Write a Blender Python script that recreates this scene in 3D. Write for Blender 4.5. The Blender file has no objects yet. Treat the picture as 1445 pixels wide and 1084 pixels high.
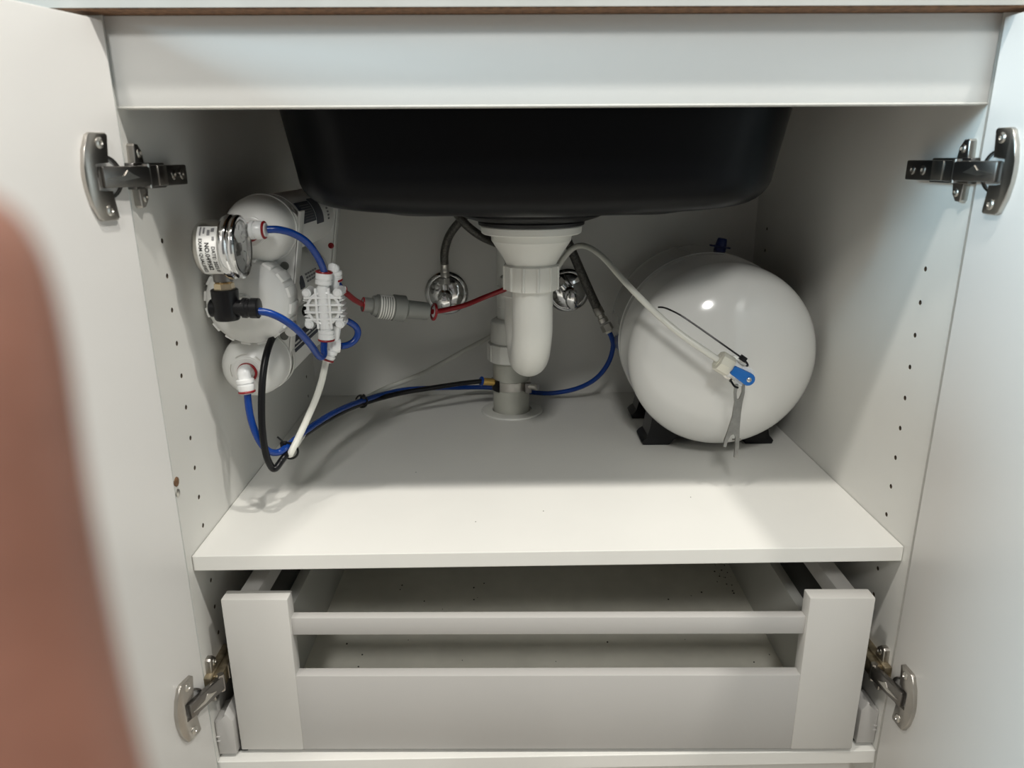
import bpy, bmesh, math, random
from mathutils import Vector, Matrix
random.seed(4)
scene = bpy.context.scene
COL = scene.collection
PI = math.pi

# ------------------------------------------------------------------ camera
cam_d = bpy.data.cameras.new('camera')
cam = bpy.data.objects.new('camera', cam_d); COL.objects.link(cam)
cam_d.sensor_fit = 'HORIZONTAL'; cam_d.sensor_width = 36.0
cam_d.lens = 1031.18 / 1445 * 36.0
cam_d.clip_start = 0.005
R_, F_, U_ = ((0.99984, -0.01664, -0.00583), (0.01421, 0.95621, -0.29233), (0.01044, 0.29220, 0.95630))
cam.matrix_world = Matrix(((R_[0], U_[0], -F_[0], -0.05023), (R_[1], U_[1], -F_[1], -0.69476),
                           (R_[2], U_[2], -F_[2], 0.40033), (0, 0, 0, 1)))
cam_d.dof.use_dof = True
cam_d.dof.focus_distance = 0.95
cam_d.dof.aperture_fstop = 6.6
scene.camera = cam

# ------------------------------------------------------------------ world, lamps, exposure
world = bpy.data.worlds.new('world'); scene.world = world
world.use_nodes = True
bg = world.node_tree.nodes['Background']
bg.inputs[0].default_value = (1.0, 0.985, 0.94, 1); bg.inputs[1].default_value = 0.17

def area(name, loc, target, size, power, color, shape='DISK'):
    d = bpy.data.lights.new(name, 'AREA'); d.shape = shape; d.size = size; d.energy = power; d.color = color
    o = bpy.data.objects.new(name, d); COL.objects.link(o); o.location = loc
    o.rotation_euler = (Vector(target) - Vector(loc)).to_track_quat('-Z', 'Y').to_euler()
    return o
area('downlight_a', (0.12, -0.68, 2.15), (0.0, -0.1, 0.0), 0.09, 16, (1.0, 0.96, 0.89))
area('downlight_c', (0.85, -0.70, 2.15), (0.0, -0.1, 0.0), 0.10, 22, (1.0, 0.96, 0.89))
area('downlight_b', (-0.80, -0.72, 2.15), (0.1, -0.1, 0.0), 0.13, 15, (1.0, 0.96, 0.89))
area('window_daylight', (-2.6, -0.85, 1.15), (0.38, -0.1, 0.4), 0.7, 60, (0.56, 0.84, 1.0), 'SQUARE')
area('far_ceiling_lamp', (-0.25, -2.6, 2.30), (0.1, 0.0, 0.3), 0.45, 34, (1.0, 0.985, 0.94))

vs = scene.view_settings
vs.view_transform = 'Standard'; vs.look = 'None'; vs.gamma = 1.0; vs.use_curve_mapping = False
vs.exposure = 0.0

# ------------------------------------------------------------------ materials
def mat(name, color, rough=0.5, metal=0.0, noise=0.0, nscale=30.0, bump=0.0, bscale=200.0, coat=0.0, spec=0.5, trans=0.0, stretch=None):
    m = bpy.data.materials.new(name); m.use_nodes = True
    nt = m.node_tree; b = nt.nodes['Principled BSDF']
    b.inputs['Base Color'].default_value = (*color, 1)
    b.inputs['Roughness'].default_value = rough; b.inputs['Metallic'].default_value = metal
    b.inputs['Coat Weight'].default_value = coat; b.inputs['Specular IOR Level'].default_value = spec
    b.inputs['Transmission Weight'].default_value = trans
    tc = nt.nodes.new('ShaderNodeTexCoord'); src = tc.outputs['Object']
    if stretch:
        mp = nt.nodes.new('ShaderNodeMapping'); mp.inputs['Scale'].default_value = stretch
        nt.links.new(src, mp.inputs['Vector']); src = mp.outputs['Vector']
    if noise:
        n = nt.nodes.new('ShaderNodeTexNoise'); n.inputs['Scale'].default_value = nscale; n.inputs['Detail'].default_value = 5
        nt.links.new(src, n.inputs['Vector'])
        r = nt.nodes.new('ShaderNodeValToRGB')
        r.color_ramp.elements[0].position = .3; r.color_ramp.elements[1].position = .7
        r.color_ramp.elements[0].color = tuple(max(0, c * (1 - noise)) for c in color) + (1,)
        r.color_ramp.elements[1].color = tuple(min(1, c * (1 + noise)) for c in color) + (1,)
        nt.links.new(n.outputs['Fac'], r.inputs['Fac']); nt.links.new(r.outputs['Color'], b.inputs['Base Color'])
    if bump:
        n2 = nt.nodes.new('ShaderNodeTexNoise'); n2.inputs['Scale'].default_value = bscale; n2.inputs['Detail'].default_value = 3
        nt.links.new(src, n2.inputs['Vector'])
        bp = nt.nodes.new('ShaderNodeBump'); bp.inputs['Strength'].default_value = bump; bp.inputs['Distance'].default_value = 0.001
        nt.links.new(n2.outputs['Fac'], bp.inputs['Height']); nt.links.new(bp.outputs['Normal'], b.inputs['Normal'])
    return m

M = {}
M['laminate'] = mat('white_laminate', (0.76, 0.755, 0.72), 0.42, noise=.015, nscale=9, bump=.06, bscale=900)
M['door'] = mat('white_door_laminate', (0.81, 0.80, 0.78), 0.36, noise=.012, nscale=6, bump=.08, bscale=900)
M['rail'] = mat('satin_front_rail', (0.73, 0.735, 0.72), 0.30, noise=.015, nscale=8, bump=.1, bscale=1100)
M['edge'] = mat('edge_band', (0.72, 0.71, 0.67), 0.5, noise=.05, nscale=60)
M['chip'] = mat('chipboard', (0.20, 0.105, 0.055), 0.85, noise=.35, nscale=160, bump=.4, bscale=300)
M['stone'] = mat('worktop_stone', (0.50, 0.50, 0.475), 0.3, noise=.04, nscale=40)
M['sink'] = mat('black_sink_composite', (0.0020, 0.0023, 0.0032), 0.32, spec=.14, noise=.2, nscale=600, bump=.08, bscale=1500)
M['rubber'] = mat('black_rubber', (0.010, 0.010, 0.011), 0.45)
M['pvc'] = mat('white_pvc', (0.74, 0.735, 0.69), 0.36, noise=.02, nscale=20)
M['pvc_dull'] = mat('dull_white_pvc', (0.66, 0.66, 0.62), 0.45, noise=.05, nscale=30)
M['pipe'] = mat('grey_pvc', (0.43, 0.43, 0.38), 0.5, noise=.05, nscale=50)
M['plastic'] = mat('white_plastic', (0.80, 0.80, 0.775), 0.30, noise=.01, nscale=15)
M['fitting'] = mat('white_fitting', (0.86, 0.87, 0.87), 0.28)
M['cream'] = mat('cream_nut', (0.74, 0.72, 0.62), 0.4)
M['tank'] = mat('tank_enamel', (0.72, 0.72, 0.70), 0.14, coat=.4, noise=.02, nscale=7)
M['blue_tube'] = mat('blue_tube', (0.003, 0.040, 0.24), 0.26)
M['blue'] = mat('blue_plastic', (0.004, 0.14, 0.50), 0.35)
M['navy'] = mat('navy_cap', (0.006, 0.018, 0.12), 0.4)
M['navy_print'] = mat('navy_print', (0.020, 0.026, 0.050), 0.4)
M['grey_print'] = mat('grey_print', (0.20, 0.20, 0.21), 0.5)
M['red'] = mat('red_plastic', (0.26, 0.005, 0.010), 0.33)
M['black'] = mat('black_plastic', (0.005, 0.005, 0.006), 0.30, spec=.3)
M['white_tube'] = mat('white_tube', (0.72, 0.72, 0.66), 0.32)
M['grey'] = mat('grey_plastic', (0.20, 0.205, 0.19), 0.45)
M['steel'] = mat('brushed_steel', (0.62, 0.60, 0.56), 0.28, 1.0, noise=.08, nscale=60)
M['nickel'] = mat('nickel_hinge', (0.50, 0.475, 0.44), 0.30, 1.0, noise=.10, nscale=50)
M['dark_nickel'] = mat('dark_nickel', (0.22, 0.21, 0.20), 0.32, 1.0, noise=.1, nscale=60)
M['spanner'] = mat('spanner_steel', (0.33, 0.32, 0.30), 0.32, 1.0, noise=.2, nscale=80)
M['rust'] = mat('tarnished_steel', (0.40, 0.34, 0.24), 0.42, 1.0, noise=.4, nscale=120)
M['chrome'] = mat('chrome', (0.80, 0.80, 0.80), 0.07, 1.0)
M['brass'] = mat('brass', (0.75, 0.50, 0.16), 0.25, 1.0)
M['brass_pale'] = mat('pale_brass', (0.72, 0.60, 0.42), 0.25, 1.0)
M['braid'] = mat('braided_hose', (0.13, 0.125, 0.115), 0.42, .7, noise=.45, nscale=420, bump=.8, bscale=700)
M['label'] = mat('paper_label', (0.82, 0.82, 0.80), 0.5)
M['ink'] = mat('black_ink', (0.012, 0.012, 0.012), 0.6)
M['glass'] = mat('gauge_glass', (1, 1, 1), 0.03, trans=1.0)
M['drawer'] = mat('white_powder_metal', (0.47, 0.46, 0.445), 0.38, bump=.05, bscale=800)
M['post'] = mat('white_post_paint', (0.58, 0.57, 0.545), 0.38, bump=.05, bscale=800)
M['drawer_floor'] = mat('grey_drawer_board', (0.74, 0.72, 0.64), 0.55, noise=.06, nscale=25, bump=.1, bscale=500)
M['drawer_side'] = mat('grey_side_metal', (0.55, 0.55, 0.52), 0.45)
M['hole'] = mat('raw_hole', (0.10, 0.075, 0.05), 0.9)
M['crumb'] = mat('dark_crumb', (0.020, 0.014, 0.008), 0.9)
M['skin'] = mat('skin', (0.25, 0.115, 0.080), 0.5, noise=.16, nscale=70, bump=.2, bscale=400)
M['skin'].node_tree.nodes['Principled BSDF'].inputs['Subsurface Weight'].default_value = .15
M['skin'].node_tree.nodes['Principled BSDF'].inputs['Subsurface Radius'].default_value = (.008, .003, .002)
M['nail'] = mat('nail', (0.55, 0.32, 0.27), 0.3)
M['floor'] = mat('floor_board', (0.42, 0.38, 0.33), 0.45, noise=.15, nscale=8, stretch=(1, 8, 1))
M['paint'] = mat('wall_paint', (0.70, 0.70, 0.67), 0.7, bump=.1, bscale=300)
M['drawer_dark'] = mat('dark_metal', (0.05, 0.05, 0.048), 0.5, .6)  # dark metal of the drawer runners and side channels

# ------------------------------------------------------------------ mesh helpers (world coordinates)
class B:
    def __init__(s): s.bm = bmesh.new()
    def box(s, x0, x1, y0, y1, z0, z1, bev=0.0, seg=2, mtx=None):
        vs_ = [s.bm.verts.new((x, y, z)) for x in (x0, x1) for y in (y0, y1) for z in (z0, z1)]
        f = [(0, 1, 3, 2), (4, 6, 7, 5), (0, 4, 5, 1), (2, 3, 7, 6), (0, 2, 6, 4), (1, 5, 7, 3)]
        fs = [s.bm.faces.new([vs_[i] for i in q]) for q in f]
        if bev:
            es = list({e for q in fs for e in q.edges})
            r = bmesh.ops.bevel(s.bm, geom=es, offset=bev, segments=seg, profile=.5, affect='EDGES')
            vs_ = list({v for q in r['faces'] for v in q.verts} | {v for v in vs_ if v.is_valid})
        if mtx is not None:
            bmesh.ops.transform(s.bm, matrix=mtx, verts=[v for v in vs_ if v.is_valid])
        return s
    def frame(s, axis):
        a = Vector(axis).normalized()
        h = Vector((0, 0, 1)) if abs(a.z) < .9 else Vector((1, 0, 0))
        u = h.cross(a).normalized(); w = a.cross(u)
        return a, u, w
    def lathe(s, o, axis, prof, n=32, cap=True, phase=0.0):
        a, u, w = s.frame(axis); o = Vector(o); rings = []
        for t, r in prof:
            rings.append([s.bm.verts.new(o + a * t + (u * math.cos(2 * PI * (k + phase) / n) + w * math.sin(2 * PI * (k + phase) / n)) * max(r, 1e-5)) for k in range(n)])
        for r0, r1 in zip(rings, rings[1:]):
            for k in range(n):
                s.bm.faces.new((r0[k], r0[(k + 1) % n], r1[(k + 1) % n], r1[k]))
        if cap:
            s.bm.faces.new(rings[0][::-1]); s.bm.faces.new(rings[-1])
        return s
    def cyl(s, p0, p1, r0, r1=None, n=24, ch=0.0, phase=0.0):
        p0, p1 = Vector(p0), Vector(p1); L = (p1 - p0).length; r1 = r0 if r1 is None else r1
        pr = [(0, r0 - ch), (ch, r0), (L - ch, r1), (L, r1 - ch)] if ch else [(0, r0), (L, r1)]
        return s.lathe(p0, p1 - p0, pr, n, phase=phase)
    def ring(s, c, axis, R, r, n=40, m=10):
        a, u, w = s.frame(axis); c = Vector(c); rings = []
        for k in range(n):
            d = u * math.cos(2 * PI * k / n) + w * math.sin(2 * PI * k / n)
            rings.append([s.bm.verts.new(c + d * (R + r * math.cos(2 * PI * j / m)) + a * (r * math.sin(2 * PI * j / m))) for j in range(m)])
        for k in range(n):
            r0, r1 = rings[k], rings[(k + 1) % n]
            for j in range(m):
                s.bm.faces.new((r0[j], r1[j], r1[(j + 1) % m], r0[(j + 1) % m]))
        return s
    def tube(s, pts, r, n=12, sub=6, smooth=True):
        P = [Vector(p) for p in pts]
        if smooth and len(P) > 2: P = spline(P, sub)
        rs = r if isinstance(r, (list, tuple)) else None
        t0 = (P[1] - P[0]).normalized()
        u = t0.orthogonal().normalized(); rings = []; prev = t0
        for i, p in enumerate(P):
            t = (P[min(i + 1, len(P) - 1)] - P[max(i - 1, 0)])
            t = t.normalized() if t.length > 1e-9 else prev
            q = prev.rotation_difference(t); u = (q @ u); u = (u - t * u.dot(t)).normalized(); prev = t
            w = t.cross(u); rr = r if rs is None else rs[min(i, len(rs) - 1)]
            rings.append([s.bm.verts.new(p + (u * math.cos(2 * PI * k / n) + w * math.sin(2 * PI * k / n)) * rr) for k in range(n)])
        for r0, r1 in zip(rings, rings[1:]):
            for k in range(n): s.bm.faces.new((r0[k], r0[(k + 1) % n], r1[(k + 1) % n], r1[k]))
        s.bm.faces.new(rings[0][::-1]); s.bm.faces.new(rings[-1])
        return s
    def prism(s, poly, o, u, v, th, bev=0.0):
        o, u, v = Vector(o), Vector(u), Vector(v); nrm = u.cross(v).normalized() * th
        a = [s.bm.verts.new(o + u * x + v * y) for x, y in poly]
        b = [s.bm.verts.new(p.co + nrm) for p in a]
        n = len(a); fs = [s.bm.faces.new(a[::-1]), s.bm.faces.new(b)]
        for k in range(n): fs.append(s.bm.faces.new((a[k], a[(k + 1) % n], b[(k + 1) % n], b[k])))
        if bev:
            bmesh.ops.bevel(s.bm, geom=list(fs[1].edges), offset=bev, segments=2, profile=.5, affect='EDGES')
        return s
    def patch(s, o, axis, u, w, r, t0, t1, a0, a1, n=14):
        # curved sheet on a cylinder of radius r, with a little thickness
        o, axis, u, w = Vector(o), Vector(axis), Vector(u), Vector(w)
        g = []
        for rr in (r, r + .0006):
            row = []
            for k in range(n + 1):
                a = a0 + (a1 - a0) * k / n; d = u * math.cos(a) + w * math.sin(a)
                row.append([s.bm.verts.new(o + axis * t + d * rr) for t in (t0, t1)])
            g.append(row)
        for k in range(n):
            for q in (0, 1): s.bm.faces.new((g[q][k][0], g[q][k][1], g[q][k + 1][1], g[q][k + 1][0]))
            for j in (0, 1): s.bm.faces.new((g[0][k][j], g[1][k][j], g[1][k + 1][j], g[0][k + 1][j]))
        for k in (0, n): s.bm.faces.new((g[0][k][0], g[0][k][1], g[1][k][1], g[1][k][0]))
        return s

def spline(P, sub):
    out = []
    for i in range(len(P) - 1):
        p0, p1, p2, p3 = P[max(i - 1, 0)], P[i], P[i + 1], P[min(i + 2, len(P) - 1)]
        for k in range(sub):
            t = k / sub
            out.append(.5 * ((2 * p1) + (p2 - p0) * t + (2 * p0 - 5 * p1 + 4 * p2 - p3) * t * t + (3 * p1 - p0 - 3 * p2 + p3) * t ** 3))
    out.append(P[-1]); return out

def root_loc(p):
    l = Vector((0, 0, 0))
    while p is not None: l += p.location; p = p.parent
    return l

def obj(name, b, m, parent=None, smooth=35, mats=None):
    bmesh.ops.recalc_face_normals(b.bm, faces=b.bm.faces)
    me = bpy.data.meshes.new(name)
    off = root_loc(parent)
    if off.length: bmesh.ops.translate(b.bm, vec=-off, verts=b.bm.verts)
    b.bm.to_mesh(me); b.bm.free()
    me.materials.append(m if not isinstance(m, str) else M[m])
    for e in mats or []: me.materials.append(M[e])
    if smooth:
        for p in me.polygons: p.use_smooth = True
        me.set_sharp_from_angle(angle=math.radians(smooth))
    o = bpy.data.objects.new(name, me); COL.objects.link(o); o.parent = parent
    return o

def thing(name, label, cat, loc=(0, 0, 0), group=None):
    o = bpy.data.objects.new(name, None); COL.objects.link(o); o.location = loc
    o.empty_display_size = .02; o['label'] = label; o['category'] = cat
    if group: o['group'] = group
    return o

def tag(o, label, cat, group=None):
    o['label'] = label; o['category'] = cat
    if group: o['group'] = group
    return o

def base_origin(o):
    # put a single mesh's origin at its base
    me = o.data; xs = [v.co.copy() for v in me.vertices]
    c = Vector((sum(p.x for p in xs) / len(xs), sum(p.y for p in xs) / len(xs), min(p.z for p in xs)))
    me.transform(Matrix.Translation(-c)); o.location = c
    return o

def single(name, b, m, label, cat, group=None, smooth=35):
    return base_origin(tag(obj(name, b, m, None, smooth), label, cat, group))

# ------------------------------------------------------------------ setting
HW = 0.382; D = 0.556; FY = -0.012
o = obj('floor', B().box(-1.6, 1.6, -2.2, .62, -.42, -.38), 'floor'); o['kind'] = 'structure'
o = obj('wall_back', B().box(-1.6, 1.6, .60, .66, -.38, 1.6), 'paint'); o['kind'] = 'structure'

# ------------------------------------------------------------------ cabinet
cab = thing('base_cabinet', 'white sink base cabinet with both doors swung open', 'cabinet', (0, .27, -.38))

def cut(o, cutters, mslot):
    # drill the peg holes
    bm = B()
    for p0, p1, r in cutters: bm.cyl(p0, p1, r, n=14)
    c = obj('cutter', bm, mslot, None, 0)
    c.location = -root_loc(o)
    md = o.modifiers.new('drill', 'BOOLEAN'); md.object = c; md.operation = 'DIFFERENCE'; md.solver = 'EXACT'
    try: md.material_mode = 'TRANSFER'
    except Exception: pass
    bpy.context.view_layer.update()
    dg = bpy.context.evaluated_depsgraph_get()
    me = bpy.data.meshes.new_from_object(o.evaluated_get(dg), depsgraph=dg)
    o.modifiers.remove(md); old = o.data; o.data = me; me.name = o.name
    bpy.data.objects.remove(c, do_unlink=True)

for s in (-1, 1):
    x0, x1 = (-.400, -HW) if s < 0 else (HW, .400)
    o = obj('side_panel', B().box(x0, x1, FY, .585, -.32, .519), 'laminate', None, 0, mats=['hole'])
    cs = []
    for k in range(-4, 10):
        z = .0165 + .0345 * k
        if -.02 < z < .004: continue
        if s > 0 and k > 8: continue
        for y in ((.038 if s < 0 else .043), .503):
            if abs(z + .0) > 1: continue
            cs.append(((s * (HW - .004), y, z), (s * (HW + .010), y, z), .0026))
    cut(o, cs, 'hole')
    o.data.transform(Matrix.Translation(-cab.location)); o.parent = cab
b = obj('back_panel', B().box(-HW, HW, D, D + .010, -.30, .519), 'laminate', cab, 0)
obj('base_panel', B().box(-HW, HW, FY, D, -.278, -.260, .0008), 'laminate', cab, 0)
obj('front_rail', B().box(-HW, HW, FY, FY + .018, .4470, .519, .0012), 'rail', cab, 30)
obj('rail_edge_band', B().box(-HW, HW, FY - .0004, FY + .018, .4455, .4472, .0006), 'edge', cab, 30)
obj('plinth', B().box(-.400, .400, .045, .062, -.38, -.32), 'laminate', cab, 0)
# damaged screw spot on the left panel edge
g = B()
g.lathe((-HW - .0005, -.0075, .090), (1, 0, 0), [(0, .0055), (.0012, .0050), (.0016, .0030)], 10)
obj('chipped_spot', g, 'chip', cab)
obj('screw', B().lathe((-HW - .0005, -.0085, .078), (1, 0, 0), [(0, .0045), (.0014, .0042), (.0020, .0025)], 9), 'steel', cab)

DOORS = {}
for s, ang in ((-1, 17.0), (1, 3.0)):
    th = math.radians(ang)
    d = Vector((s * math.sin(th), -math.cos(th), 0))      # along the door, away from the hinge
    n = Vector((-s * math.cos(th), -math.sin(th), 0))     # inner face normal
    E = Vector((s * .3785, -.020, 0))
    DOORS[s] = (E, d, n)
    mt = Matrix(((d.x, n.x, 0, E.x), (d.y, n.y, 0, E.y), (0, 0, 1, 0), (0, 0, 0, 1)))
    bb = B().box(0, .392, -.018, 0, -.315, .5145, .0015, mtx=mt)
    obj('door', bb, 'door', cab, 30)

def hinge(s, z0, worn):
    E, d, n = DOORS[s]
    h = bpy.data.objects.new('hinge', None); COL.objects.link(h); h.parent = cab; h.empty_display_size = .01
    X = lambda a: s * (HW - a)
    dn = M['rust'] if worn else M['dark_nickel']
    def bx(a0, a1, y0, y1, za, zb, bev, mname, name):
        xa, xb = sorted((X(a0), X(a1)))
        return obj(name, B().box(xa, xb, y0, y1, z0 + za, z0 + zb, bev), mname, h)
    # wing plate against the cabinet side
    poly = [(-.007, .010), (-.006, .026), (-.004, .028), (.003, .0275), (.009, .021), (.010, .011), (.010, -.011), (.009, -.021), (.003, -.0275), (-.004, -.028), (-.006, -.026), (-.007, -.010)]
    w = B()
    if s < 0: w.prism(poly, (X(0), 0, z0), (0, 1, 0), (0, 0, 1), .0065, .0012)
    else: w.prism([(y, z) for y, z in poly], (X(0), 0, z0), (0, 0, 1), (0, 1, 0), .0065, .0012) if False else w.prism([(z, y) for y, z in poly], (X(0), 0, z0), (0, 0, 1), (0, 1, 0), .0065, .0012)
    obj('mounting_plate', w, 'nickel' if not worn else 'nickel', h)
    for q in (-1, 1):
        c = Vector((X(.0065), .003, z0 + q * .0195)); dx = Vector((-s, 0, 0))
        obj('screw', screw(c, dx, .0042), 'steel', h)
    bx(0, .009, -.016, .046, -.0115, .0115, .0012, dn, 'base_rail')
    bx(.008, .0175, -.010, .076, -.0095, .0095, .0015, dn, 'arm')
    bx(.0172, .0186, .010, .028, -.0088, .0088, .0004, 'nickel', 'arm_cover')
    for y in (.044, .063):
        obj('screw', screw(Vector((X(.0174), y, z0)), Vector((-s, 0, 0)), .0046), 'nickel', h)
    # link to the cup
    p0 = Vector((X(.0155), -.008, z0)); p1 = E + d * .033 + n * .0045 + Vector((0, 0, z0))
    ax = (p1 - p0); L = ax.length; ax.normalize(); up = Vector((0, 0, 1)); sd = up.cross(ax)
    mt = Matrix(((ax.x, sd.x, 0, p0.x), (ax.y, sd.y, 0, p0.y), (ax.z, sd.z, 1, p0.z), (0, 0, 0, 1)))
    obj('link', B().box(-.004, L, -.0035, .0035, -.0088, .0088, .0014, mtx=mt), 'dark_nickel', h)
    fs = 1 if sd.dot(n) > 0 else -1
    e = B().prism([(L * .25, -.001), (L * .40, .002), (L * .50, .0052), (L * .58, .001), (L * .95, -.0015), (L * .60, -.0035)] [::fs], p0 + sd * (.0047 if fs > 0 else -.0034), ax, up * 1.0, .0013)
    obj('embossed_arrow', e, 'steel', h)
    obj('pivot_pin', B().cyl(p0 + ax * -.001 + up * -.0105, p0 + ax * -.001 + up * .0105, .0036, n=14), 'nickel', h)
    # cup plate on the door
    o = E + Vector((0, 0, z0))
    pl = [(.022, .0115), (.019, .034), (.021, .0358), (.036, .0358), (.0395, .034), (.0455, .022), (.0485, .008), (.049, 0), (.0485, -.008), (.0455, -.022), (.0395, -.034), (.036, -.0358), (.021, -.0358), (.019, -.034), (.022, -.0115), (.0375, -.0115), (.0375, .0115)]
    g = B()
    if d.cross(up).dot(n) > 0: g.prism(pl, o, d, up, .0042, .0009)
    else: g.prism([(y, x) for x, y in pl], o, up, d, .0042, .0009)
    obj('cup_plate', g, 'nickel', h)
    obj('cup', B().lathe(o + d * .0245 - n * .004, n, [(0, .0180), (.0062, .0180), (.0062, .0160), (.001, .0155)], 32), 'dark_nickel', h)
    for q in (-1, 1):
        obj('screw', screw(o + d * .0285 + n * .0042 + up * q * .0275, n, .0046), 'steel', h)

def screw(c, ax, r):
    ax = Vector(ax).normalized(); b_ = B()
    b_.lathe(c - ax * .001, ax, [(0, r), (.0014, r), (.0022, r * .75), (.0024, r * .45), (.0012, r * .3)], 16)
    return b_

for s in (-1, 1):
    hinge(s, .389, False); hinge(s, -.154, True)

# drawer runners and their white end caps
for s in (-1, 1):
    r = obj('drawer_runner', B().box(*sorted((s * .3815, s * .352)), .004, .50, -.2598, -.246, .001), 'drawer_dark', cab)
    obj('runner_lip', B().box(*sorted((s * .356, s * .318)), .006, .030, -.2598, -.2575, .0005).box(*sorted((s * .357, s * .3545)), .004, .03, -.2598, -.215, .0005), 'drawer_dark', r)
    g = B()
    xa = s * .3815; xb = s * .3605
    poly = [(0, 0), (.0212, 0), (.0212, .046), (.013, .058), (.0085, .047), (0, .046)]
    if s < 0: g.prism([(x, z) for x, z in poly], (-.3817, -.004, -.2570), (1, 0, 0), (0, 0, 1), -.030 if False else .0001)
    g.bm.free(); g = B()
    # body as a prism along +Y
    pts = [(x if s < 0 else -x, z) for x, z in poly]
    if s > 0: pts = pts[::-1]
    g.prism(pts, (s * .3817, .030, -.2550), (1, 0, 0), (0, 0, 1), .036)
    bmesh.ops.bevel(g.bm, geom=list(g.bm.edges), offset=.0018, segments=2, profile=.5, affect='EDGES')
    c = obj('runner_cap', g, 'drawer', cab)
    for z in (-.236, -.230):
        obj('cap_rib', B().box(*sorted((s * .3812, s * .3772)), -.0075, -.005, z, z + .0014, .0004), 'drawer', c)

# ------------------------------------------------------------------ shelf
sh = obj('cabinet_shelf', B().box(-HW + .0006, HW - .0006, 0, D - .001, -.0175, 0, .0007), 'laminate', None, 0, mats=['hole'])
cut(sh, [((-.0340, .4680, -.03), (-.0340, .4680, .01), .0312)], 'hole')
base_origin(tag(sh, 'white laminate shelf carrying the pressure tank and the waste pipe', 'shelf'))
g = B()
for _ in range(5):
    x, y = random.uniform(-.2, .3), random.uniform(.02, .5)
    g.lathe((x, y, 0), (0, 0, 1), [(0, .0007), (.0004, .0005)], 6)
o = single('shelf_grit', g, 'crumb', 'tiny dark specks of grit scattered over the white shelf', 'grit'); o['kind'] = 'stuff'

# ------------------------------------------------------------------ worktop
wt = thing('worktop', 'pale stone worktop with raw brown underside above the front rail', 'worktop', (0, .28, .519))
def frame_slab(b_, X0, X1, Y0, Y1, x0, x1, y0, y1, z0, z1):
    b_.box(X0, X1, Y0, y0, z0, z1).box(X0, X1, y1, Y1, z0, z1).box(X0, x0, y0, y1, z0, z1).box(x1, X1, y0, y1, z0, z1)
    bmesh.ops.remove_doubles(b_.bm, verts=b_.bm.verts, dist=1e-5)
    return b_
obj('stone_slab', frame_slab(B(), -.75, .75, -.036, .60, -.294, .273, .040, .475, .5205, .558), 'stone', wt, 0)
obj('chipboard_underside', frame_slab(B(), -.75, .75, -.0345, .60, -.294, .273, .040, .475, .5192, .5206), 'chip', wt, 0)
M['stone']
# ------------------------------------------------------------------ sink
snk = thing('kitchen_sink', 'matte black composite sink bowl hanging below the worktop', 'sink', (-.011, .255, .336))
def sink_ring(hx, y0, y1, rc, z, bow, zb=0.0, n=10):
    cx = -.0105; pts = []
    def corner(x, y, a0):
        for k in range(n + 1):
            a = a0 + PI / 2 * k / n; pts.append((x + rc * math.cos(a), y + rc * math.sin(a)))
    corner(cx + hx - rc, y1 - rc, 0)
    corner(cx - hx + rc, y1 - rc, PI / 2)
    corner(cx - hx + rc, y0 + rc, PI)
    for k in range(1, 12): pts.append((cx - hx + rc + (2 * hx - 2 * rc) * k / 12, y0))
    corner(cx + hx - rc, y0 + rc, 3 * PI / 2)
    out = []
    for x, y in pts:
        t = (x - cx) / hx; f = max(0, 1 - (y - y0) / .12)
        out.append((x, y - bow * (1 - t * t) * f, z + zb * t * t))
    return out
bb = B(); rings = []
sp = [(.5600, .2800, .052, .463, .075), (.50, .2755, .055, .460, .075), (.45, .2690, .059, .456, .075), (.40, .2600, .063, .452, .075)]
for z, hx, y0, y1, rc in sp: rings.append(sink_ring(hx, y0, y1, rc, z, .010))
fr = .042; zb0 = .3430
for k in range(0, 9):
    a = PI / 2 * k / 8; ins = fr * (1 - math.cos(a)); z = zb0 + fr - fr * math.sin(a)
    rings.append(sink_ring(.2575 - ins - .0035 * k / 8, .064 + ins, .451 - ins, max(.075 - ins * .6, .03), z, .010, .010 * (k / 8)))
for f, z in ((.75, .3415), (.5, .3395), (.25, .3375)):
    rings.append([(-.0105 + (x + .0105) * f, .255 + (y - .255) * f, z) for x, y, _ in rings[-1 if f == .75 else -1]] if f == .75 else None)
    if rings[-1] is None:
        base = rings[-2]; rings[-1] = [(-.0105 + (x + .0105) * .66, .255 + (y - .255) * .66, z) for x, y, _ in base]
vr = [[bb.bm.verts.new(p) for p in r] for r in rings]
for r0, r1 in zip(vr, vr[1:]):
    for k in range(len(r0)): bb.bm.faces.new((r0[k], r0[(k + 1) % len(r0)], r1[(k + 1) % len(r0)], r1[k]))
bb.bm.faces.new(vr[-1])
so = obj('bowl', bb, 'sink', snk, 50)
md = so.modifiers.new('thickness', 'SOLIDIFY'); md.thickness = .006; md.offset = -1
rim = sink_ring(.2800, .052, .463, .075, .5585, .010); rim2 = sink_ring(.2965, .022, .488, .030, .5585, .010)
g = B(); a1 = [g.bm.verts.new(p) for p in rim]; a2 = [g.bm.verts.new(p) for p in rim2]
a3 = [g.bm.verts.new((p[0], p[1], p[2] + .006)) for p in rim2]; a4 = [g.bm.verts.new((p[0], p[1], p[2] + .006)) for p in rim]
NN = len(rim)
for q0, q1 in ((a1, a2), (a2, a3), (a3, a4), (a4, a1)):
    for k in range(NN): g.bm.faces.new((q0[k], q0[(k + 1) % NN], q1[(k + 1) % NN], q1[k]))
obj('rim', g, 'sink', snk)
DC = (-.0105, .250)
obj('drain_seat', B().lathe((DC[0], DC[1], .3395), (0, 0, -1), [(0, .092), (.004, .090), (.007, .0835), (.0095, .075), (.011, .070)], 48), 'sink', snk)

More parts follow.
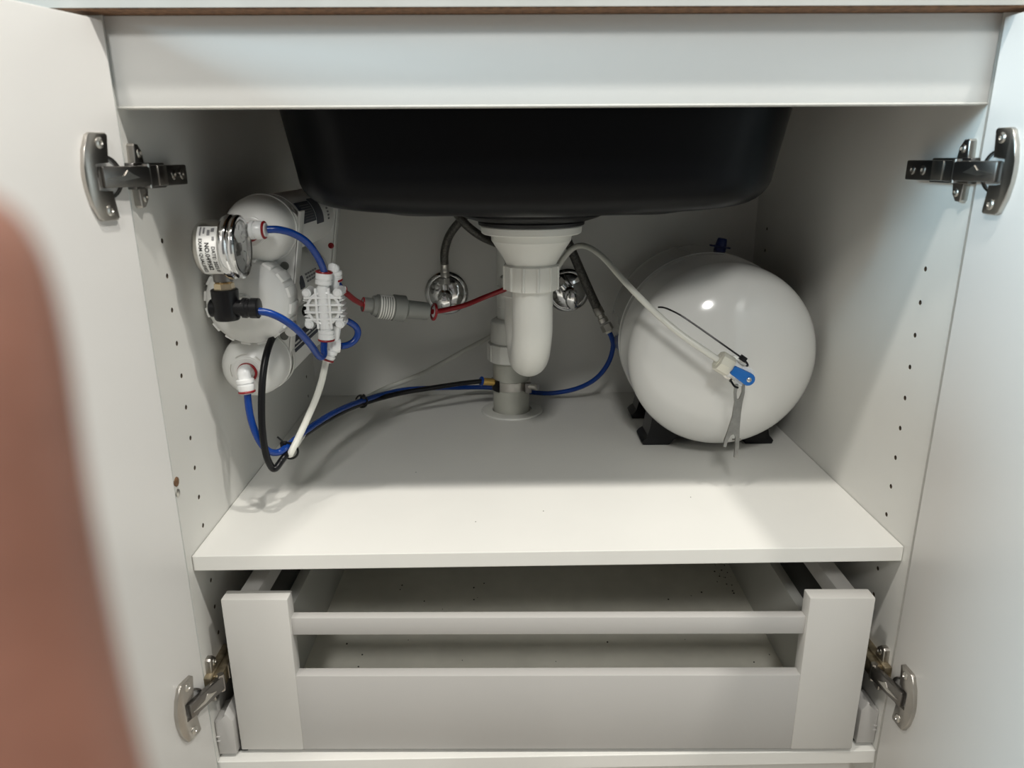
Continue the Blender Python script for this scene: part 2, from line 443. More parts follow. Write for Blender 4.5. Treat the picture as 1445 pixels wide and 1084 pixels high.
# ------------------------------------------------------------------ trap under the sink
trap = thing('sink_trap', 'white plastic sink drain with flanged cup, ribbed nut and trap bend', 'drain trap', (DC[0], DC[1], .125))
obj('rubber_gasket', B().lathe((DC[0], DC[1], .3285), (0, 0, -1), [(0, .066), (.0015, .0675), (.005, .067), (.006, .0645)], 48), 'rubber', trap)
obj('flange', B().lathe((DC[0], DC[1], .3225), (0, 0, -1), [(0, .0630), (.0012, .0642), (.0090, .0636), (.0105, .0615), (.0110, .0525)], 56), 'pvc', trap)
obj('strainer_cup', B().lathe((DC[0], DC[1], .3120), (0, 0, -1), [(0, .0515), (.0085, .0510), (.0100, .0498), (.0330, .0350), (.0380, .0328), (.043, .0318)], 56), 'pvc', trap)
nut = obj('slip_nut', B().lathe((DC[0], DC[1], .2735), (0, 0, -1), [(0, .0335), (.002, .0352), (.030, .0352), (.033, .0335)], 48), 'pvc', trap)
for k in range(12):
    a = 2 * PI * k / 12 + .2; c = Vector((DC[0] + .0352 * math.cos(a), DC[1] + .0352 * math.sin(a), 0))
    obj('rib', B().cyl((c.x, c.y, .2715), (c.x, c.y, .2415), .0022, n=8), 'pvc', nut)
ur = .044; zc = .186
pts = [(DC[0] + .002, DC[1], .2425), (DC[0] + .002, DC[1], .215), (DC[0] + .002, DC[1], zc)]
for k in range(1, 12):
    a = PI * k / 12; pts.append((DC[0] + .002 - .010 * k / 12, DC[1] + ur - ur * math.cos(a), zc - (ur + .004) * math.sin(a)))
pts += [(DC[0] - .008, DC[1] + 2 * ur, zc), (DC[0] - .008, DC[1] + 2 * ur, .222)]
obj('trap_bend', B().tube(pts, .0265, 32, 4), 'pvc', trap)
obj('outlet_nut', B().lathe((DC[0] - .008, DC[1] + 2 * ur, .245), (0, 0, -1), [(0, .031), (.002, .033), (.026, .033), (.028, .031)], 12), 'pvc_dull', trap)
SP = (-.0340, .4680)
pts = [(DC[0] - .008, DC[1] + 2 * ur, .235), (DC[0] - .009, DC[1] + 2 * ur + .002, .252), (DC[0] - .013, .357, .270), (-.027, .392, .279), (-.032, .432, .275), (-.0340, .460, .258), (SP[0], SP[1], .23), (SP[0], SP[1], .19), (SP[0], SP[1], .13)]
obj('outlet_elbow', B().tube(pts, .0225, 28, 5), 'pvc_dull', trap)
obj('elbow_socket', B().cyl((SP[0] + .004, SP[1] - .004, .212), (SP[0] + .004, SP[1] - .004, .176), .0265, n=28, ch=.002), 'pvc', trap)
obj('reducer', B().lathe((SP[0], SP[1], .1575), (0, 0, -1), [(0, .0255), (.004, .0315), (.006, .0325), (.040, .0335)], 40), 'pvc', trap)
nb = obj('compression_nut', B().lathe((SP[0], SP[1], .1185), (0, 0, -1), [(0, .0345), (.002, .0375), (.030, .0380), (.032, .036)], 40), 'pvc', trap)
for k in range(12):
    a = 2 * PI * k / 12
    obj('rib', B().box(-.0012, .0012, .0368, .0395, .089, .1165, .0004, mtx=Matrix.Translation((SP[0], SP[1], 0)) @ Matrix.Rotation(a, 4, 'Z')), 'pvc', nb)
wp = obj('waste_pipe', B().lathe((SP[0], SP[1], -.03), (0, 0, 1), [(0, .0300), (.130, .0300), (.130, .026), (.0, .026)], 40, cap=False), 'pipe')
base_origin(tag(wp, 'grey waste pipe standing upright through the shelf below the trap', 'pipe'))
# (pipe passes through the shelf: a collar covers the hole)
pc = single('pipe_collar', B().lathe((SP[0] + .001, SP[1] - .004, .0002), (0, 0, 1), [(0, .0515), (.0022, .0505), (.0030, .048), (.0030, .0330), (.0004, .0322), (0, .0322)], 56, cap=False), 'pvc_dull', 'flat white ring plate on the shelf around the waste pipe', 'collar')
# drain saddle clamp
cl = thing('drain_saddle', 'steel band clamp around the grey waste pipe with brass tube connector', 'clamp', (SP[0], SP[1], .040))
obj('band', B().lathe((SP[0], SP[1], .0400), (0, 0, 1), [(0, .0304), (0, .0318), (.0145, .0318), (.0145, .0304), (0, .0304)], 48, cap=False), 'steel', cl)
obj('saddle_pad', B().patch((SP[0], SP[1], 0), (0, 0, 1), (1, 0, 0), (0, 1, 0), .0318, .038, .0575, math.radians(180), math.radians(232)), 'black', cl)
sb = obj('screw_housing', B().box(SP[0] + .0215, SP[0] + .0325, SP[1] - .0335, SP[1] - .022, .0385, .0555, .002), 'dark_nickel', cl)
obj('clamp_screw', B().cyl((SP[0] + .024, SP[1] - .028, .050), (SP[0] + .0415, SP[1] - .036, .050), .0042, n=10, ch=.001).cyl((SP[0] + .0385, SP[1] - .0345, .050), (SP[0] + .0425, SP[1] - .0365, .050), .0056, n=6), 'steel', cl)
obj('brass_connector', B().cyl((SP[0] - .029, SP[1] - .014, .0525), (SP[0] - .0485, SP[1] - .0225, .0570), .0062, n=16, ch=.0008), 'brass', cl)
obj('blue_collet', B().cyl((SP[0] - .0475, SP[1] - .022, .0568), (SP[0] - .0505, SP[1] - .0233, .0575), .0080, n=16, ch=.0008), 'blue_tube', cl)

# ------------------------------------------------------------------ stop valves on the back panel
def stop_valve(x, z, ang, label):
    t = thing('stop_valve', label, 'valve', (x, D, z), 'chrome stop valves on the back panel')
    y = D
    obj('escutcheon', B().lathe((x, y, z), (0, -1, 0), [(0, .0372), (.0025, .0372), (.0045, .0350), (.0050, .0325), (.0040, .0310), (.0065, .0285), (.0095, .014), (.0100, .0105)], 56), 'chrome', t)
    obj('valve_body', B().lathe((x, y - .008, z), (0, -1, 0), [(0, .0095), (.014, .0095), (.018, .0125), (.032, .0125), (.036, .009), (.040, .009)], 28), 'chrome', t)
    up = Vector((math.sin(ang), 0, math.cos(ang)))
    c = Vector((x, y - .033, z))
    obj('outlet', B().lathe(c + up * .008, up, [(0, .0075), (.012, .0075), (.014, .0095)], 20), 'chrome', t)
    obj('outlet_nut', B().lathe(c + up * .0205, up, [(0, .0092), (.0015, .0105), (.011, .0105), (.0125, .0092)], 6), 'chrome', t)
    hd = c + Vector((0, -.013, 0)) - up * .004
    k = obj('handle', B().lathe(hd, (0, -1, -.25), [(0, .010), (.004, .0125), (.012, .0138), (.016, .0132), (.018, .0105), (.0184, .0)], 24, cap=False), 'chrome', t)
    m2 = Matrix.Translation(hd - Vector(t.location)) @ Matrix.Diagonal((.86, 1, 1.16, 1)) @ Matrix.Translation(-(hd - Vector(t.location)))
    k.data.transform(m2)
    return c, up
VA = stop_valve(-.1434, .1830, -.02, 'chrome stop valve left of the drain, knob behind the red tube')
VB = stop_valve(.0655, .1860, -.75, 'chrome stop valve right of the drain, outlet tilted left behind the trap')

# ------------------------------------------------------------------ hoses and tubes
P = {
'blue_top': [(-0.2935, 0.088, 0.3329), (-0.2834, 0.09, 0.3326), (-0.2709, 0.097, 0.3282), (-0.2593, 0.107, 0.3182), (-0.2525, 0.118, 0.3032), (-0.2491, 0.128, 0.2886), (-0.2493, 0.137, 0.2790)],
'blue_gauge': [(-0.3030, 0.058, 0.2524), (-0.2918, 0.06, 0.2497), (-0.2795, 0.066, 0.2415), (-0.2691, 0.078, 0.2272), (-0.2611, 0.094, 0.2075), (-0.2586, 0.108, 0.1933), (-0.2562, 0.116, 0.187), (-0.2547, 0.124, 0.1882), (-0.2555, 0.13, 0.1952), (-0.2558, 0.137, 0.2030)],
'blue_bottom': [(-0.3323, 0.082, 0.1550), (-0.3318, 0.08, 0.1395), (-0.3293, 0.078, 0.1209), (-0.3236, 0.078, 0.1004), (-0.316, 0.08, 0.0875), (-0.3093, 0.088, 0.0816), (-0.3029, 0.1, 0.0819), (-0.2953, 0.16, 0.0802), (-0.2779, 0.24, 0.0762), (-0.2548, 0.32, 0.0666), (-0.2145, 0.4, 0.056), (-0.1755, 0.45, 0.0446), (-0.1213, 0.515, 0.025), (-0.0725, 0.53, 0.0198), (-0.0167, 0.525, 0.0143), (0.0324, 0.515, 0.013), (0.0763, 0.5, 0.025), (0.1073, 0.48, 0.0484), (0.1248, 0.46, 0.0809), (0.1297, 0.445, 0.1122), (0.1253, 0.435, 0.1309), (0.1200, 0.431, 0.1410)],
'blue_loop': [(-0.2419, 0.15, 0.2251), (-0.2327, 0.16, 0.2194), (-0.2247, 0.168, 0.2107), (-0.2232, 0.17, 0.2015), (-0.2276, 0.168, 0.1933), (-0.2357, 0.164, 0.1891), (-0.2420, 0.158, 0.1893)],
'blue_short': [(-0.2460, 0.155, 0.2775), (-0.2413, 0.158, 0.2671), (-0.2388, 0.163, 0.2588), (-0.2384, 0.167, 0.253)],
'red_a': [(-0.2382, 0.168, 0.2545), (-0.2354, 0.18, 0.249), (-0.2327, 0.21, 0.2358), (-0.2300, 0.245, 0.2235)],
'red_b': [(-0.1435, 0.285, 0.2047), (-0.1301, 0.3, 0.2035), (-0.1014, 0.315, 0.2073), (-0.0717, 0.325, 0.2172), (-0.0440, 0.318, 0.2290), (-0.0320, 0.315, 0.2350)],
'black': [(-0.307, 0.16, 0.2133), (-0.3088, 0.14, 0.2135), (-0.3102, 0.118, 0.2087), (-0.3125, 0.1, 0.1951), (-0.315, 0.088, 0.1739), (-0.3168, 0.08, 0.1476), (-0.3175, 0.074, 0.1163), (-0.3167, 0.074, 0.0865), (-0.3133, 0.078, 0.0683), (-0.3094, 0.08, 0.0657), (-0.3056, 0.088, 0.0701), (-0.3008, 0.102, 0.0757), (-0.2971, 0.165, 0.0745), (-0.2795, 0.245, 0.0694), (-0.2561, 0.325, 0.0606), (-0.2125, 0.385, 0.0561), (-0.1711, 0.41, 0.0559), (-0.1218, 0.43, 0.0574), (-0.0830, 0.4445, 0.0575)],
'white_long': [(0.2140, 0.150, 0.1675), (0.1917, 0.158, 0.1819), (0.1678, 0.17, 0.1977), (0.144, 0.185, 0.2168), (0.1214, 0.21, 0.238), (0.104, 0.245, 0.2568), (0.0901, 0.28, 0.2733), (0.0769, 0.305, 0.2836), (0.0655, 0.325, 0.2872), (0.0548, 0.345, 0.2831), (0.0438, 0.365, 0.2688), (0.0322, 0.385, 0.2467), (0.0135, 0.42, 0.2148), (-0.0058, 0.505, 0.175), (-0.0282, 0.535, 0.1387), (-0.0527, 0.54, 0.1204), (-0.0712, 0.535, 0.1092), (-0.1076, 0.52, 0.0932), (-0.1431, 0.5, 0.0776), (-0.177, 0.475, 0.0652), (-0.2075, 0.435, 0.0616), (-0.2348, 0.39, 0.0617), (-0.2583, 0.338, 0.0618), (-0.2823, 0.258, 0.07), (-0.2970, 0.175, 0.0746), (-0.2975, 0.122, 0.0760), (-0.2985, 0.106, 0.0740), (-0.2975, 0.100, 0.0745), (-0.2950, 0.1, 0.0790), (-0.2885, 0.108, 0.0918), (-0.2785, 0.118, 0.1127), (-0.2691, 0.128, 0.1338), (-0.2628, 0.136, 0.1523), (-0.2588, 0.143, 0.1703), (-0.258, 0.146, 0.1760)],
'hose_left': [(-0.1425, 0.522, 0.2165), (-0.1423, 0.518, 0.2359), (-0.1413, 0.512, 0.2572), (-0.1343, 0.505, 0.2807), (-0.1229, 0.495, 0.2983), (-0.106, 0.487, 0.3169), (-0.0906, 0.487, 0.3401), (-0.080, 0.490, 0.42), (-0.075, 0.492, 0.50)],
'hose_mid': [(-0.165, 0.492, 0.50), (-0.158, 0.490, 0.42), (-0.1360, 0.480, 0.3500), (-0.1112, 0.468, 0.3152), (-0.0984, 0.468, 0.3011), (-0.0789, 0.474, 0.2862), (-0.0568, 0.494, 0.274), (-0.0315, 0.512, 0.2616), (0.0072, 0.52, 0.2371), (0.0405, 0.522, 0.2107)],
'hose_right': [(0.0200, 0.495, 0.50), (0.0240, 0.492, 0.42), (0.0340, 0.482, 0.3224), (0.0455, 0.470, 0.3011), (0.0575, 0.46, 0.2746), (0.0741, 0.452, 0.2369), (0.0909, 0.445, 0.1999), (0.1030, 0.439, 0.1745)],
}
RT = .0040
single('blue_tube', B().tube(P['blue_top'], RT), 'blue_tube', 'blue tube arching from the top filter elbow into the shut-off valve', 'tube')
single('blue_tube', B().tube(P['blue_gauge'], RT), 'blue_tube', 'blue tube sagging from the black gauge tee to the shut-off valve underside', 'tube')
single('blue_tube', B().tube(P['blue_bottom'], RT), 'blue_tube', 'long blue tube from the lowest filter along the back to the braided hose', 'tube')
single('blue_tube', B().tube(P['blue_loop'], RT), 'blue_tube', 'short blue tube looped out to the right of the shut-off valve', 'tube')
single('blue_tube', B().tube(P['blue_short'], RT), 'blue_tube', 'shortest piece of blue tube, just above the shut-off valve, meeting the red tube', 'tube')
single('red_tube', B().tube(P['red_a'], .0036), 'red', 'short red tube between the shut-off valve and the grey flow restrictor', 'tube')
single('red_tube', B().tube(P['red_b'], .0036), 'red', 'longer red tube from the grey flow restrictor to behind the drain', 'tube')
single('black_tube', B().tube(P['black'], RT), 'black', 'black tube looping down below the filters and back to the drain clamp', 'tube')
single('white_tube', B().tube(P['white_long'], RT), 'white_tube', 'long white tube from the filters behind the drain to the tank valve', 'tube')
def hose(name, pts, label, r=.0068, ends=((0, 1),)):
    t = thing(name, label, 'hose', pts[0])
    obj('braided_sleeve', B().tube(pts, r, 14), 'braid', t)
    for i, j in ends:
        a, b_ = Vector(pts[i]), Vector(pts[j]); d_ = (b_ - a).normalized()
        obj('ferrule', B().lathe(a - d_ * .002, d_, [(0, r * .85), (.001, r * 1.08), (.010, r * 1.08), (.011, r * 1.18), (.0135, r * 1.18), (.0145, r * 1.08), (.024, r * 1.08), (.025, r * .9)], 20), 'steel', t)
    return t
hose('braided_hose', P['hose_left'], 'braided hose rising from the stop valve left of the drain')
hose('braided_hose', P['hose_mid'], 'braided hose curving down behind the drain flange to the right-hand stop valve', ends=((-1, -2),))
hr = hose('braided_hose', P['hose_right'], 'braided hose slanting down to the blue tube beside the tank', .0072, ends=())
a = Vector((.1030, .439, .1745)); b_ = Vector((.1193, .4305, .1425)); dd = (b_ - a).normalized(); L = (b_ - a).length
obj('ferrule', B().lathe(a - dd * .004, dd, [(0, .0074), (.001, .0080), (.012, .0080), (.013, .0062), (.018, .0062), (.019, .0078), (.026, .0078), (.027, .0065)], 20), 'steel', hr)
obj('hex_nut', B().lathe(a + dd * (L - .012), dd, [(0, .0085), (.001, .0094), (.011, .0094), (.012, .0085)], 6), 'steel', hr)
obj('end_cap', B().lathe(a + dd * (L - .010) + Vector((.0002, -.0002, 0)), dd, [(0, .0060), (.0125, .0060), (.0135, .0045)], 14), 'cream', hr)

# ------------------------------------------------------------------ water filter unit
FC = Vector((-.327, 0, .2515)); FU = Vector((.987, 0, -.161)); FW = Vector((.161, 0, .987)); AY = Vector((0, 1, 0))
fl = thing('water_filter_unit', 'white three-canister water filter unit stacked along the left cabinet side', 'water filter', (-.327, .26, .13))
def fp(u, y, w): return FC + FU * u + FW * w + AY * y
def end_plate(y, th):
    poly = []
    for cx_, cy_, a0 in ((.034 - .014, .102 - .014, 0), (-.036 + .014, .102 - .014, 90), (-.036 + .014, -.104 + .014, 180), (.034 - .014, -.104 + .014, 270)):
        for k in range(5):
            a = math.radians(a0 + 90 * k / 4); poly.append((cx_ + .014 * math.cos(a), cy_ + .014 * math.sin(a)))
    g = B().prism([(q[0], q[1]) for q in poly], FC + AY * (y + th), FU, FW, th, .001)
    # stiffening flange along the right edge
    mt = Matrix(((FU.x, 0, FW.x, FC.x), (FU.y, 1, FW.y, 0), (FU.z, 0, FW.z, FC.z), (0, 0, 0, 1)))
    g.box(.0315, .0345, y, y + .020, -.095, .102, .0008, mtx=mt)
    return obj('end_plate', g, 'plastic', fl)
pf = end_plate(.160, .006); pb = end_plate(.362, .006)
for u, w in ((.021, .0375), (-.030, .0375), (.026, -.046)):
    obj('plate_hole', B().lathe(fp(u, .1605, w), -AY, [(0, .0050), (.0012, .0050), (.0012, .0040), (.0006, .0036)], 18), 'grey', pf)
obj('plate_screw', screw(fp(.030, .362, .040), -AY, .0042), 'red', pb)
# top and bottom cartridges
def cartridge(w, u=0.0):
    c = fp(u, 0, w)
    pr = [(.1120, .009), (.1125, .0145), (.1135, .0150), (.1150, .0170), (.1175, .0240), (.1225, .0300), (.1300, .0345), (.1400, .0368), (.1560, .0372), (.1565, .0385), (.1595, .0385), (.1600, .0365),
          (.3700, .0365), (.3705, .0380), (.3740, .0380), (.3745, .0368), (.395, .0355), (.406, .030), (.412, .022), (.415, .012), (.428, .010)]
    return obj('cartridge', B().lathe(c, AY, pr, 56), 'plastic', fl), c
ct, cT = cartridge(.0770, -.005); cb, cB = cartridge(-.0805, -.001)
for c, part in ((cT, ct), (cB, cb)):
    obj('clip_arc', B().patch(c, AY, FU, FW, .0386, .1665, .176, math.radians(-70), math.radians(45), 20), 'plastic', part)
    obj('port_ring', B().ring(c + AY * .1145, AY, .0150, .0013, 36, 8), 'plastic', part)
for k in range(5):
    a = 2 * PI * k / 5 + .4
    obj('port_slot', B().patch(cB + AY * 0, AY, FU, FW, .0192, .1138, .1158, a, a + .75, 6), 'edge', cb)
# labels on the canisters
pt = lambda c, y0, y1, a0, a1, r, m_, par, nm='label': obj(nm, B().patch(c, AY, FU, FW, r, y0, y1, math.radians(a0), math.radians(a1)), m_, par)
lt = pt(cT, .185, .345, -4, 95, .0367, 'label', ct)
pt(cT, .190, .252, 12, 52, .0373, 'navy_print', ct, 'label_print'); pt(cT, .256, .292, 4, 56, .0373, 'navy_print', ct, 'label_print')
for k in range(7): pt(cT, .202, .243, 16 + 4.6 * k, 17.2 + 4.6 * k, .0380, 'grey_print', ct, 'label_print')
for k in range(4): pt(cT, .318, .326, 6 + 7 * k, 9.5 + 7 * k, .0373, 'grey_print', ct, 'label_print')
lb = pt(cB, .180, .345, 10, 100, .0367, 'label', cb)
pt(cB, .182, .335, 15, 21, .0373, 'navy_print', cb, 'label_print'); pt(cB, .182, .335, 24, 42, .0373, 'navy_print', cb, 'label_print')
for k in range(5): pt(cB, .188 + .028 * k, .208 + .028 * k, 28, 31, .0380, 'label', cb, 'label_print')
# middle housing with ribbed cap
cM = fp(-.0055, 0, -.002)
mh = obj('membrane_housing', B().lathe(cM, AY, [(.150, .0360), (.400, .0360), (.410, .030), (.416, .014), (.430, .011)], 56), 'plastic', fl)
cap = obj('ribbed_cap', B().lathe(cM, AY, [(.1010, .008), (.0995, .0085), (.0995, .012), (.1010, .0135), (.1012, .0270), (.1035, .0330), (.1090, .0395), (.1140, .0450), (.1190, .0470), (.1500, .0470), (.1505, .0425), (.1600, .0425)], 64), 'plastic', fl)
for k in range(16):
    a = 2 * PI * k / 16
    for j in (0,):
        d_ = FU * math.cos(a) + FW * math.sin(a); tv = FU * -math.sin(a) + FW * math.cos(a)
        mt = Matrix(((d_.x, 0, tv.x, cM.x), (d_.y, 1, tv.y, 0), (d_.z, 0, tv.z, cM.z), (0, 0, 0, 1)))
        obj('grip_rib', B().box(.040, .0487, .1165, .1480, -.0056, .0056, .0010, mtx=mt), 'plastic', cap)
hx_ = B(); 
obj('hex_boss', B().lathe(cM, -AY, [(-.1015, .0120), (-.0965, .0115), (-.0960, .0105), (-.0990, .0098)], 6), 'plastic', cap)
pt(cM, .205, .225, 8, 32, .0361, 'navy_print', mh, 'label_print')
for k in range(3):
    for j in range(5): pt(cM, .240 + .012 * j, .248 + .012 * j, 14 + 7 * k, 17.5 + 7 * k, .0361, 'grey_print', mh, 'label_print')
obj('side_port', B().cyl(fp(.030, .172, -.034), fp(.036, .150, -.036), .0075, n=18, ch=.001), 'plastic', mh)
bp_ = fp(.034, .225, -.026)
obj('side_elbow', B().cyl(bp_, bp_ + FU * .020 - AY * .012, .0085, n=18, ch=.001), 'black', mh)
obj('locking_clip', B().ring(bp_ + FU * .016 - AY * .0095, FU - AY * .6, .0088, .0014, 24, 8), 'red', mh)

def push_elbow(c0, c1, c2, label=None, r=.0078, clip2=True, par=fl):
    # leg into the port, bend, push-fit collar with red locking clip at the free end
    c0, c1, c2 = Vector(c0), Vector(c1), Vector(c2)
    e = obj('push_fit_elbow', B().tube([c0, c0.lerp(c1, .7), c1.lerp(c0, .06).lerp(c2, .06), c1.lerp(c2, .3), c2], r * .92, 18, 5), 'fitting', par)
    d_ = (c2 - c1).normalized(); L_ = (c2 - c1).length
    obj('collar', B().lathe(c2 - d_ * L_ * .62, d_, [(0, r), (.001, r * 1.25), (.0045, r * 1.25), (.005, r * 1.08), (.0065, r * 1.08), (.007, r * 1.25), (L_ * .62 - .003, r * 1.2), (L_ * .62, r * 1.05)], 24), 'fitting', e)
    obj('locking_clip', B().ring(c2 + d_ * .0006, d_, r * 1.05, .0013, 28, 8), 'red', e)
    obj('collet', B().cyl(c2 + d_ * .001, c2 + d_ * .0028, r * .92, n=22), 'fitting', e)
    return e
push_elbow(cT + AY * .116, (cT.x - .001, .0885, .3325), (-.2975, .0878, .3325))
obj('locking_clip', B().ring(cT + AY * .1085, AY, .0088, .0014, 28, 8), 'red', ct)
push_elbow(cB + AY * .116, (-.3350, .0855, .1800), (-.3327, .0825, .1575))
obj('locking_clip', B().ring(cB + AY * .1075 + FU * .002, AY, .0100, .0016, 28, 8), 'red', cb)

# ------------------------------------------------------------------ shut-off valve
VC = Vector((-.2527, .142, .2400))
sv = thing('shut_off_valve', 'small white automatic shut-off valve with square ribbed grid face', 'valve', VC - Vector((0, 0, .03)))
obj('valve_core', B().lathe(VC + AY * .011, -AY, [(0, .0170), (.0015, .0185), (.0165, .0185), (.0180, .0165)], 40), 'pvc_dull', sv)
obj('grid_ring', B().ring(VC - AY * .0095, AY, .0180, .0018, 44, 8), 'fitting', sv)
for x in (-.0075, .0075):
    obj('grid_bar', B().box(VC.x + x - .0013, VC.x + x + .0013, VC.y - .0125, VC.y - .007, VC.z - .0235, VC.z + .0235, .0006), 'fitting', sv)
for z in (-.0125, -.0042, .0042, .0125):
    obj('grid_bar', B().box(VC.x - .0215, VC.x + .0215, VC.y - .0122, VC.y - .007, VC.z + z - .0012, VC.z + z + .0012, .0006), 'fitting', sv)
for sx in (-1, 1):
    for k in range(6):
        z = VC.z - .0155 + .0062 * k
        obj('side_tooth', B().prism([(-.0016, -.0020), (.0040, 0), (-.0016, .0020)][::1], (VC.x + sx * .0195, VC.y + .010, z), (sx, 0, 0), (0, 0, sx), .018), 'fitting', sv)
    for sz in (-1, 1):
        c = VC + Vector((sx * .0175, 0, sz * .0180))
        obj('corner_boss', B().cyl(c + AY * .011, c - AY * .0125, .0052, n=16, ch=.001), 'fitting', sv)
        obj('corner_screw', B().cyl(c - AY * .012, c - AY * .0140, .0038, n=12, ch=.0006), 'fitting', sv)
obj('centre_spine', B().cyl(VC + Vector((0, -.005, -.024)), VC + Vector((0, -.005, .024)), .0072, n=24), 'fitting', sv)
def port(z0, z1, x=0, dx=0):
    a = VC + Vector((x, -.004, z0)); b2 = VC + Vector((x + dx, -.004, z1)); d_ = (b2 - a).normalized(); L_ = (b2 - a).length
    e = obj('port_collar', B().lathe(a, d_, [(0, .0068), (L_ * .3, .0068), (L_ * .32, .0094), (L_ * .52, .0094), (L_ * .55, .0085), (L_ * .6, .0085), (L_ * .63, .0094), (L_ * .93, .0092), (L_, .0082)], 28), 'fitting', sv)
    obj('locking_clip', B().ring(b2 + d_ * .0005, d_, .0086, .0012, 28, 8), 'red', e)
    return e
port(.021, .0405, 0, .0025); port(-.021, -.0375, 0, -.001)
push_elbow((-.2440, .152, .2550), (-.2430, .156, .2860), (-.2425, .1575, .2690), r=.0070, par=sv)
e2 = push_elbow((-.2450, .152, .2160), (-.2500, .1510, .1940), (-.2575, .1470, .1765), r=.0074, par=sv)
obj('elbow_branch', B().lathe((-.2530, .150, .1925), (.95, .25, -.12), [(0, .0065), (.003, .0088), (.010, .0088), (.012, .0075)], 24), 'fitting', sv)
obj('tube_clip', B().ring((-.2384, .1675, .2555), (.25, .6, -.5), .0052, .0012, 20, 8), 'fitting', sv)
obj('locking_clip', B().ring((-.2378, .1690, .2548), (.25, .6, -.5), .0054, .0011, 20, 8), 'red', sv)

# ------------------------------------------------------------------ flow restrictor
r0 = Vector((-.2300, .2485, .2225)); r1 = Vector((-.1420, .2855, .2045)); rd = (r1 - r0).normalized()
fr_ = thing('flow_restrictor', 'grey inline flow restrictor with printed band joining two red tubes', 'flow restrictor', r0)
obj('body', B().lathe(r0, rd, [(0, .0085), (.001, .0096), (.012, .0096), (.013, .0128), (.018, .0135), (.0185, .0152), (.040, .0158), (.0405, .0176), (.056, .0176), (.057, .0150), (.060, .0122), (.089, .0118), (.090, .0105)], 40), 'grey', fr_)
u0 = (-AY + rd * rd.y).normalized(); w0 = u0.cross(rd); w0 = w0 if w0.z > 0 else -w0
lr = obj('printed_band', B().patch(r0, rd, u0, w0, .0158, .0205, .0385, -1.5, 1.5, 20), 'edge', fr_)
for k in range(5):
    obj('label_print', B().patch(r0, rd, u0, w0, .0164, .0225 + .0032 * k, .0238 + .0032 * k, -1.2, 1.1, 16), 'grey', lr)
obj('flat_notch', B().box(-.003, .003, -.001, .001, -.006, .006, .0006, mtx=Matrix.Translation(r0 + rd * .061 + Vector((0, -.0125, .004)))), 'grey', fr_)
obj('locking_clip', B().ring(r1 + rd * .001, rd, .0105, .0019, 28, 8), 'red', fr_)
obj('locking_clip', B().ring(r0 + rd * .0005, rd, .0086, .0012, 28, 8), 'red', fr_)
obj('collet', B().cyl(r1, r1 + rd * .004, .0075, n=22), 'fitting', fr_)

# ------------------------------------------------------------------ pressure gauge
GC = Vector((-.3190, .060, .3180)); ga = Vector((.9995, .03, 0)).normalized()
pg = thing('pressure_gauge', 'round steel pressure gauge on a black tee in front of the filters', 'pressure gauge', (-.336, .06, .244))
gb = Vector((0, 0, 1)); gf = ga.cross(gb)          # gf points towards the viewer or away
if gf.y > 0: gf = -gf
obj('case', B().lathe(GC - ga * .0365, ga, [(0, .018), (.001, .0225), (.005, .0265), (.010, .0275), (.029, .0275), (.030, .0285)], 56), 'steel', pg)
obj('bezel', B().lathe(GC - ga * .0080, ga, [(0, .0275), (.0006, .0318), (.003, .0328), (.0075, .0325), (.009, .0308), (.0120, .0322), (.0145, .0318), (.0158, .0300), (.0150, .0275), (.0110, .0262), (.008, .0262)], 64, cap=False), 'chrome', pg)
dl = obj('dial', B().lathe(GC + ga * .0010, ga, [(0, .0268), (.0006, .0268)], 48), 'label', pg)
for k in range(11):
    a = math.radians(225 - 27 * k); d_ = gb * math.sin(a) - gf * math.cos(a) * 1.0
    c = GC + ga * .0017
    obj('dial_mark', B().tube([c + d_ * .0185, c + d_ * .0235], .0006, 6, smooth=False), 'ink', dl)
nd = gb * .7 + gf * .7
obj('needle', B().tube([GC + ga * .003 - nd * .006, GC + ga * .003 + nd * .018], .0009, 6, smooth=False).cyl(GC + ga * .0016, GC + ga * .0045, .0045, n=16), 'ink', dl)
obj('dial_logo', B().box(-.0003, .0003, -.006, .006, -.0085, -.0035, mtx=Matrix.Translation(GC + ga * .0018 + gf * .001)), 'ink', dl)
obj('lens', B().lathe(GC + ga * .0062, ga, [(0, .0262), (.001, .0262)], 48), 'glass', pg)
# paper label wrapped on the case and its lettering
glb = obj('paper_label', B().patch(GC, ga, gf, gb, .0276, -.0285, -.0095, math.radians(-62), math.radians(52), 24), 'label', pg)
def wrap_text(body, size, t_off, a_start, parent, bold=0.0):
    cu = bpy.data.curves.new('lettering', 'FONT'); cu.body = body; cu.size = size; cu.space_character = 1.06; cu.offset = bold
    tmp = bpy.data.objects.new('lettering', cu); COL.objects.link(tmp)
    bpy.context.view_layer.update()
    dg = bpy.context.evaluated_depsgraph_get()
    me = bpy.data.meshes.new_from_object(tmp.evaluated_get(dg), depsgraph=dg)
    bpy.data.objects.remove(tmp, do_unlink=True)
    bm = bmesh.new(); bm.from_mesh(me); bpy.data.meshes.remove(me)
    R = .0286
    for v in bm.verts:
        a = a_start - v.co.x / R; t = t_off + v.co.y
        v.co = GC + ga * t + (gf * math.cos(a) + gb * math.sin(a)) * R
    w = B(); w.bm.free(); w.bm = bm
    return obj('lettering', w, 'ink', parent, 0)
wrap_text('DATE: 2025.01', .0047, -.0142, math.radians(8), glb, .00008)
wrap_text('NO.049582', .0060, -.0206, math.radians(16), glb, .00012)
wrap_text('EXAM QUALIFIED', .0046, -.0262, math.radians(24), glb, .00008)
